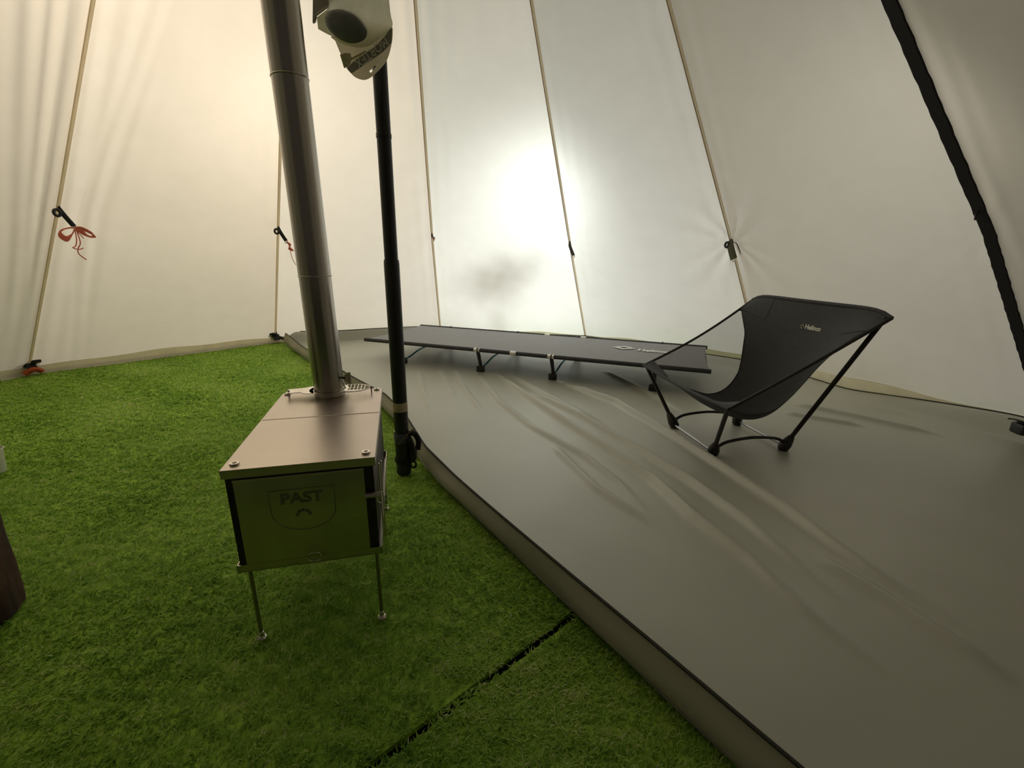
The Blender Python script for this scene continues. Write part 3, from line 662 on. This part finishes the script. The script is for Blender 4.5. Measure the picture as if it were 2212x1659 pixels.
for xx in (-.692, -.2, .203, .692):
    lg = MB()
    pth = smooth_path([(xx, -CW / 2 + .035, .018), (xx, -CW / 2 + .11, .030), (xx, -.08, .052), (xx, .08, .052), (xx, CW / 2 - .11, .030), (xx, CW / 2 - .035, .018)], 6)
    lo = lg.tube(pth, .0052, 10).build('leg_pole', MT['blue'], cot)
    for s_ in (-1, 1):
        MB().tube(smooth_path([(xx, s_ * (CW / 2 - .003), CH - .012), (xx + .004, s_ * (CW / 2 - .012), .075), (xx + .006, s_ * (CW / 2 - .026), .030)], 4), [.010] * 4 + [.009] * 5, 10).build('leg_strut', MT['black_pl'], lo)
        MB().box((xx - .018, s_ * (CW / 2 - .03) - .016, .003), (xx + .022, s_ * (CW / 2 - .03) + .016, .034), .006).build('foot', MT['black_pl'], lo)
        MB().box((xx - .003, s_ * (CW / 2 - .003) - .0125, CH - .020), (xx + .003, s_ * (CW / 2 - .003) + .0125, CH + .009), .002).build('clip', MT['black_pl'], lo)
# lettering on the cot, read from the near side
def cot_local(px, py):
    g = ground_pt(px, py, CH) - np.array([.1125, 2.5007]); a = R(-21.25)
    return np.array([g[0] * math.cos(a) + g[1] * math.sin(a), -g[0] * math.sin(a) + g[1] * math.cos(a)])
pd, p1, p2 = cot_local(1348, 750.5), cot_local(1373, 755.5), cot_local(1456, 761)
zt_ = CH - .0022
dd = MB()
for sc_ in (1.0,):
    ow, oh = .062, .046
    o4 = [(pd[0] - ow, pd[1]), (pd[0], pd[1] - oh), (pd[0] + ow, pd[1]), (pd[0], pd[1] + oh)]; i4 = [(pd[0] - ow * .52, pd[1]), (pd[0], pd[1] - oh * .5), (pd[0] + ow * .52, pd[1]), (pd[0], pd[1] + oh * .5)]
    dd.add([(*q, zt_) for q in o4 + i4] + [(*q, zt_ + .0012) for q in o4 + i4],
           [f for i in range(4) for f in ((i, (i + 1) % 4, 4 + (i + 1) % 4, 4 + i), (8 + i, 12 + i, 12 + (i + 1) % 4, 8 + (i + 1) % 4), (i, 8 + i, 8 + (i + 1) % 4, (i + 1) % 4), (4 + i, 4 + (i + 1) % 4, 12 + (i + 1) % 4, 12 + i))])
dd.build('brand_diamond', MT['white'], cot, smooth=False)
cm = (p1 + p2) / 2
text_mesh('brand_lettering', 'Helinox', .075, MT['white'], cot, (Vector((cm[0], cm[1], CH - .0014)), Vector((1, 0, 0)), Vector((0, 1, 0))), th=.0008, bold=.0022, sx=float((p2[0] - p1[0]) / .27))

# ------------------------------------------------------------------ low camp chair
ch = thing('camp_chair', 'low black folding camp chair with mesh sides on the groundsheet', 'camp chair', (.741, 1.429, .003), math.atan2(-.176, -.984))
MT['chairfab'] = mat('chair_fabric', (.056, .058, .060), .75, noise=.08, nscale=60, bump=.3, bscale=700)
MT['chairnet'] = mesh_net_mat('chair_net', (.018, .018, .017), .60)
MT['chairpole'] = mat('chair_pole', (.022, .017, .014), .38, .3)
MT['hub'] = mat('chair_hub_plastic', (.020, .016, .014), .5)
# chair frame: +x forward, +y sitter's left (towards the camera)
HB = .13; HL = .125; FA, FWd, FZ = .199, .256, .205; BA, BWd, BZ = -.236, .273, .448
def seat_edge(v, s):
    sg = -.012 * math.sin(math.pi * v)
    return np.array([FA + (BA - FA) * v, s * (FWd + (BWd - FWd) * v - .010 * math.sin(math.pi * v)), FZ + (BZ - FZ) * v + sg])
_pa = smooth_path([(.192, 0, .194), (.10, 0, .128), (-.02, 0, .078), (-.105, 0, .085), (-.165, 0, .155), (-.205, 0, .27), (-.230, 0, .38), (-.238, 0, .446)], 8)
_cl = np.cumsum([0] + [(_pa[i + 1] - _pa[i]).length for i in range(len(_pa) - 1)]); _cl /= _cl[-1]
def seat_mid(v): return np.array([np.interp(v, _cl, [q.x for q in _pa]), 0, np.interp(v, _cl, [q.z for q in _pa])])
def seat_pt(u, v):
    m = seat_mid(v); e = seat_edge(v, 1 if u >= 0 else -1); a = abs(u)
    g = a ** 2.1
    lat = e[1] * (a * .80 + .20 * g * a)
    # the hanging cloth keeps its length: along-profile position blends from the middle line to the edge
    lift = .020 * (1 - a ** 12) * ease(min(1, max(0, (v - .80) / .20)))       # the cloth stands a little above the pole tips
    return np.array([m[0] + (e[0] - m[0]) * g, lat, m[2] + (e[2] - m[2]) * g + lift])
def uc(v):      # half-width of the closed cloth
    return np.interp(v, [0, .02, .10, .3, .55, .75, .86, .93, 1.0], [1.0, 1.0, .52, .50, .60, .78, .96, 1.0, 1.0])
nv_, nu_ = 70, 40
P = np.array([[seat_pt(u * uc(v), v) for u in np.linspace(-1, 1, nu_)] for v in np.linspace(0, 1, nv_)])
MB().grid(P).build('seat_fabric', MT['chairfab'], ch, sharp=180)
for s_ in (-1, 1):
    vs_ = np.linspace(.02, .93, 60)
    Q = np.array([[seat_pt(s_ * (uc(v) + (1 - uc(v)) * f), v) for f in np.linspace(0, 1, 14)] for v in vs_])
    n_ = MB().grid(Q).build('side_mesh', MT['chairnet'], ch, sharp=180); n_['label'] = 'see-through black mesh side panel'
    MB().tube([seat_pt(s_, v) for v in np.linspace(0, 1, 30)], .0045, 8).build('edge_binding', MT['chairpole'], ch)
    MB().tube([seat_pt(s_ * uc(v), v) + np.array([0, 0, .0006]) for v in np.linspace(.10, .93, 40)], .0016, 6).build('seam_binding', MT['chairfab'], ch)
    # closed pockets on the four pole tips
    for v0, v1, nm in ((0, .085, 'front_pocket'), (.87, 1.0, 'back_pocket')):
        K = np.array([[seat_pt(s_ * f, v) + np.array([0, 0, .003]) for f in np.linspace(.66, 1.0, 8)] for v in np.linspace(v0, v1, 6)])
        K2 = K - np.array([0, 0, .007]); MB().grid(K).grid(K2[::-1]).build(nm, MT['chairfab'], ch, sharp=180)
MB().tube([seat_pt(u, 0) for u in np.linspace(-1, 1, 30)], .0055, 8).build('front_hem', MT['chairfab'], ch)
MB().tube([seat_pt(u, 1) for u in np.linspace(-1, 1, 30)], .0060, 8).build('top_hem', MT['chairfab'], ch)
hz_ = .022
for fx in (1, -1):
    for s_ in (1, -1):
        h0 = np.array([fx * HB, s_ * (HL if fx > 0 else HL - .005), hz_])
        tip = seat_pt(s_ * .97, 0.012 if fx > 0 else .985)
        d = tip - h0; d /= np.linalg.norm(d)
        hb_ = MB().tube([h0 - d * .026, h0 - d * .018, h0, h0 + d * .022, h0 + d * .034], [.011, .0165, .0175, .0125, .0085], 14).build('hub', MT['hub'], ch)
        MB().lathe([(.0001, .0175), (.003, .0170), (.0032, .0150)], (0, 0, 0), 10, 'z').build('rivet', MT['bright'], hb_).location = tuple(h0)
        MB().tube([h0 + d * .02, tip], .0068, 12).build('leg_pole', MT['chairpole'], ch)
for s_ in (1, -1):   # bowed rails front to back
    a0 = np.array([HB - .010, s_ * HL, .030]); a1 = np.array([-HB + .010, s_ * (HL - .004), .030])
    MB().tube(smooth_path([a0, a0 + [-.035, 0, .016], a0 * .5 + a1 * .5 + [0, 0, .024], a1 + [.035, 0, .016], a1], 8), .0050, 10).build('side_rail', MT['chairpole'], ch)
for fx in (1, -1):   # straight silver cross rails
    MB().tube([(fx * HB, HL - .012, .014), (fx * HB, -HL + .012, .014)], .0042, 10).build('cross_rail', mat('cross_rail_alu', (.42, .42, .44), .3, .9) if 'cross_rail_alu' not in bpy.data.materials else bpy.data.materials['cross_rail_alu'], ch)
# small brand mark near the top of the backrest
lp = seat_pt(.05, .88); lq = seat_pt(.05, .92); ev = (lq - lp) / np.linalg.norm(lq - lp)
eyl = Vector(ev); exl = Vector((0, 1, 0)); off = exl.cross(eyl).normalized()
if off.x < 0: off = -off
MT['print'] = mat('pale_print', (.85, .85, .75), .6)
o1 = Vector(seat_pt(.18, .90)) + off * .0022
text_mesh('brand_lettering', 'Helinox', .0215, MT['print'], ch, (o1, exl, eyl), th=.0004, bold=.0006, sx=.95)
o2 = Vector(seat_pt(-.03, .90)) + off * .0022; dm = MB()
dm.tube([o2 + exl * x + eyl * y for x, y in ((-.007, 0), (0, -.007), (.007, 0), (0, .007))], .0011, 6, closed=True)
dm.build('brand_diamond', MT['print'], ch)

# ------------------------------------------------------------------ blister pack hanging in front of the pole
def on_plane(x, y, Y):
    d = fw + rt * ((x - 1106) / FPX) + up * ((829.5 - y) / FPX); t = Y / d.y
    return Vector((d.x * t, Y, CAMH + d.z * t))
YP = 1.085
org = on_plane(765, 85, YP); EX = Vector((1, 0, 0)); EY = Vector((0, 0, 1))
def loc2(pts):
    out = []
    for x, y in pts:
        p = on_plane(x, y, YP) - org; out.append((p.x, p.z))
    return out
pk = thing('blister_pack', 'upside-down blister pack with dark oval hanging on the black pole', 'package', org)
MT['card'] = cloth_mat('pack_card', (.85, .80, .66), (.75, .70, .58), .55, gloss=.05, nscale=30, namp=.05)
MT['cardband'] = mat('pack_band', (.32, .30, .24), .5, noise=.2, nscale=50)
MT['pouch'] = cloth_mat('pack_pouch', (.80, .80, .64), (.55, .55, .44), .55, gloss=.08, rough=.3, nscale=25, namp=.12)
MT['oval'] = mat('pack_oval', (.14, .15, .135), .45, noise=.15, nscale=40)
MT['sticker'] = mat('pack_sticker', (.48, .46, .24), .6, noise=.12, nscale=120)
MT['lettr'] = mat('pack_letters', (.8, .8, .7), .6)
fr0 = (Vector((0, 0, 0)), EX, EY)
low = [(848, 60), (847, 87), (839, 121), (829, 139), (812, 157), (799, 168), (785, 172.5), (768, 167), (758, 158), (749, 147.5), (741, 128), (732, 108), (724, 88), (717, 77), (770, 62)]
# card with a hanging slot: strip of quads round the hole keeps the hole open
def slab(name, pts, y0, th, m, parent=pk):
    return MB().prism(loc2(pts), (Vector((0, y0, 0)), EX, EY), th).build(name, m, parent, sharp=25)
bm = bmesh.new()
def ringverts(pts, y): return [bm.verts.new((x, y, z)) for x, z in loc2(pts)]
outer = smooth_path([(x, y, 0) for x, y in low], 3); outer = [(q.x, q.y) for q in outer]
slot = [(812, 141), (811, 145), (807, 150), (803, 156), (800, 157), (798, 155), (798, 152), (802, 150), (806, 144), (809, 141)]
ov = ringverts(outer, 0); sv = ringverts(slot, 0)
ed = [bm.edges.new((ov[i], ov[(i + 1) % len(ov)])) for i in range(len(ov))] + [bm.edges.new((sv[i], sv[(i + 1) % len(sv)])) for i in range(len(sv))]
bmesh.ops.triangle_fill(bm, edges=ed, use_beauty=True, use_dissolve=False)
ex_ = bmesh.ops.extrude_face_region(bm, geom=bm.faces[:])
bmesh.ops.translate(bm, verts=[v for v in ex_['geom'] if isinstance(v, bmesh.types.BMVert)], vec=(0, .0012, 0))
bmesh.ops.recalc_face_normals(bm, faces=bm.faces)
me = bpy.data.meshes.new('card'); bm.to_mesh(me); bm.free(); me.materials.append(MT['card'])
co = bpy.data.objects.new('card', me); COL.objects.link(co); co.parent = pk
slab('dark_band', [(846.5, 58), (847, 70), (846, 92), (830, 110), (810, 125), (790, 138), (770, 152), (759, 159), (750, 148), (765, 132), (790, 116), (815, 97), (832, 78)], -.0002, -.0010 * -1, MT['cardband'])
# translucent pouch (bulged), dark oval, side flap and dark cap
def dome(name, pts, y0, bulge, m, rings=6):
    P2 = loc2(pts); c = np.mean(P2, 0); rows = []
    for i in range(rings + 1):
        f = 1 - i / rings; rows.append([(c[0] + (x - c[0]) * f, y0 - bulge * (1 - f * f) ** .5 if True else 0, c[1] + (z - c[1]) * f) for x, z in P2 + P2[:1]])
    back = [[(x, y0 + .002, z) for x, z in P2 + P2[:1]], rows[0]]
    return MB().grid(rows).grid(back).build(name, m, pk, sharp=50)
def rnd(pts, k=4):
    q = smooth_path([(*p, 0) for p in pts] + [(*pts[0], 0)], k)[:-1]; return [(a.x, a.y) for a in q]
dome('pouch', rnd([(837, -40), (843, 26), (848, 56), (832, 74), (812, 90), (795, 100), (770, 102), (740, 95), (722, 80), (710, 63), (706, 40), (709, 14), (716, -40)], 3), -.002, .018, MT['pouch'])
dome('dark_oval', rnd([(708, 46), (716, 34), (736, 29), (763, 36), (780, 47), (792, 62), (798, 78), (790, 94), (766, 101), (741, 93), (720, 76), (711, 62)], 3), -.016, .012, MT['oval'])
slab('side_flap', [(683, 36), (712, 14), (709, 44), (719, 78), (704, 71), (686, 61), (685, 52)], .004, .0014, MT['pouch'])
slab('dark_cap', [(678, -40), (677, 51), (682, 47), (684, 34), (700, 22), (736, -4), (740, -40)], .002, .006, MT['cardband'])
slab('pale_fold', [(684, 36), (688, 28), (736, -4), (748, -4), (716, 14), (700, 24)], -.002, .003, MT['card'])
slab('price_sticker', [(735, 119), (748, 115), (756, 118), (759, 130), (758, 138), (752, 145), (744, 148)], -.0012, .0010, MT['sticker'])
slab('yellow_stripe', [(753, 116), (757, 115), (760, 126), (790, 110), (792, 113), (759, 131)], -.0012, .0008, MT['sticker'])
# upside-down lettering on the dark band
a0 = on_plane(836, 86, YP) - org; a1 = on_plane(770, 141, YP) - org; ext = (a1 - a0); ln_ = ext.length; ext.normalize(); eyt = Vector((ext.z, 0, -ext.x))
if eyt.z > 0: eyt = -eyt
text_mesh('lettering', 'MORTEX', .026, MT['lettr'], pk, (a0 + (a1 - a0) * .5 + Vector((0, -.0022, 0)), ext, eyt), th=.0003, sx=ln_ / .105)
MB().tube([(.008, .03, .20), (.004, .010, .13), (.0, .004, .095)], .0015, 6).build('hanging_cord', MT['black_web'], pk)

# ------------------------------------------------------------------ log stool and pale cup at the left edge of the view
lg = thing('log_stool', 'dark brown bark-covered log standing at the left edge', 'log', (-.945, .596, 0))
nz_, na_ = 26, 64; rows = []
for j in range(nz_ + 1):
    z = .36 * j / nz_; row = []
    for i in range(na_ + 1):
        a = 2 * math.pi * i / na_
        r_ = .100 + .003 * math.sin(3 * a + 1) + .0015 * math.sin(11 * a + z * 4) + .0012 * math.sin(23 * a - z * 5) + .0006 * math.sin(z * 60 + a * 5) - .002 * (max(0, .02 - z) / .02) ** 2
        row.append((r_ * math.cos(a), r_ * math.sin(a), z + .001))
    rows.append(row)
MB().grid(rows).build('bark', mat('bark', (.11, .045, .024), .85, col2=(.020, .010, .007), nscale=22, bump=.8, bscale=90, stretch=(1, 1, .35)), lg, sharp=180)
MB().lathe([(.0001, .361), (.06, .362), (.095, .361), (.099, .358)], n=48).build('cut_top', mat('cut_wood', (.35, .22, .11), .7, noise=.25, nscale=30), lg)
cp = thing('plastic_cup', 'pale plastic cup on the turf at the left edge', 'cup', (-1.452, 1.123, 0))
MT['cup'] = cloth_mat('cup_plastic', (.9, .9, .82), (.88, .88, .80), .5, gloss=.12, rough=.25)
MB().lathe([(.0001, .003), (.026, .003), (.027, .0), (.028, .002), (.033, .064), (.0345, .067), (.033, .068), (.0315, .064), (.027, .006), (.0001, .006)], n=32).build('cup_wall', MT['cup'], cp)
MB().tube([(.0338 * math.cos(t), .0338 * math.sin(t), .067) for t in np.linspace(0, 2 * math.pi, 33)[:-1]], .0016, 6, closed=True).build('rim', MT['cup'], cp)

# ------------------------------------------------------------------ low shrub outside, whose soft shadow falls on the bright back wall
sb = thing('shrub', 'low shrub outside, a soft grey shadow on the bright back wall', 'shrub', (0, 3.20, 0))
MT['leaf'] = mat('leaf', (.05, .08, .03), .7, noise=.3, nscale=30)
lv = MB()
for i in range(105):
    if i % 2: c = np.array([.005, .21, .72]) + rng.normal(size=3) * [.085, .05, .05]
    else: c = np.array([.10, .12, .80]) + rng.normal(size=3) * [.07, .05, .045]
    d1 = rng.normal(size=3); d1 /= np.linalg.norm(d1); d2 = np.cross(d1, rng.normal(size=3)); d2 /= np.linalg.norm(d2)
    lv.add([c - d1 * .03, c + d2 * .012, c + d1 * .03, c - d2 * .012], [(0, 1, 2, 3)])
lf = lv.build('foliage', MT['leaf'], sb, smooth=False); lf['kind'] = 'stuff'
for tx, ty, tz in ((.0, .20, .72), (.10, .12, .80), (.0, .25, .5)):
    MB().tube(smooth_path([(0, .62, -.025), (tx * .4, .40, tz * .45), (tx, ty, tz)], 4), [.008] * 4 + [.004] * 5, 6).build('stem', mat('stem', (.08, .05, .03), .8) if 'stem' not in bpy.data.materials else bpy.data.materials['stem'], sb)
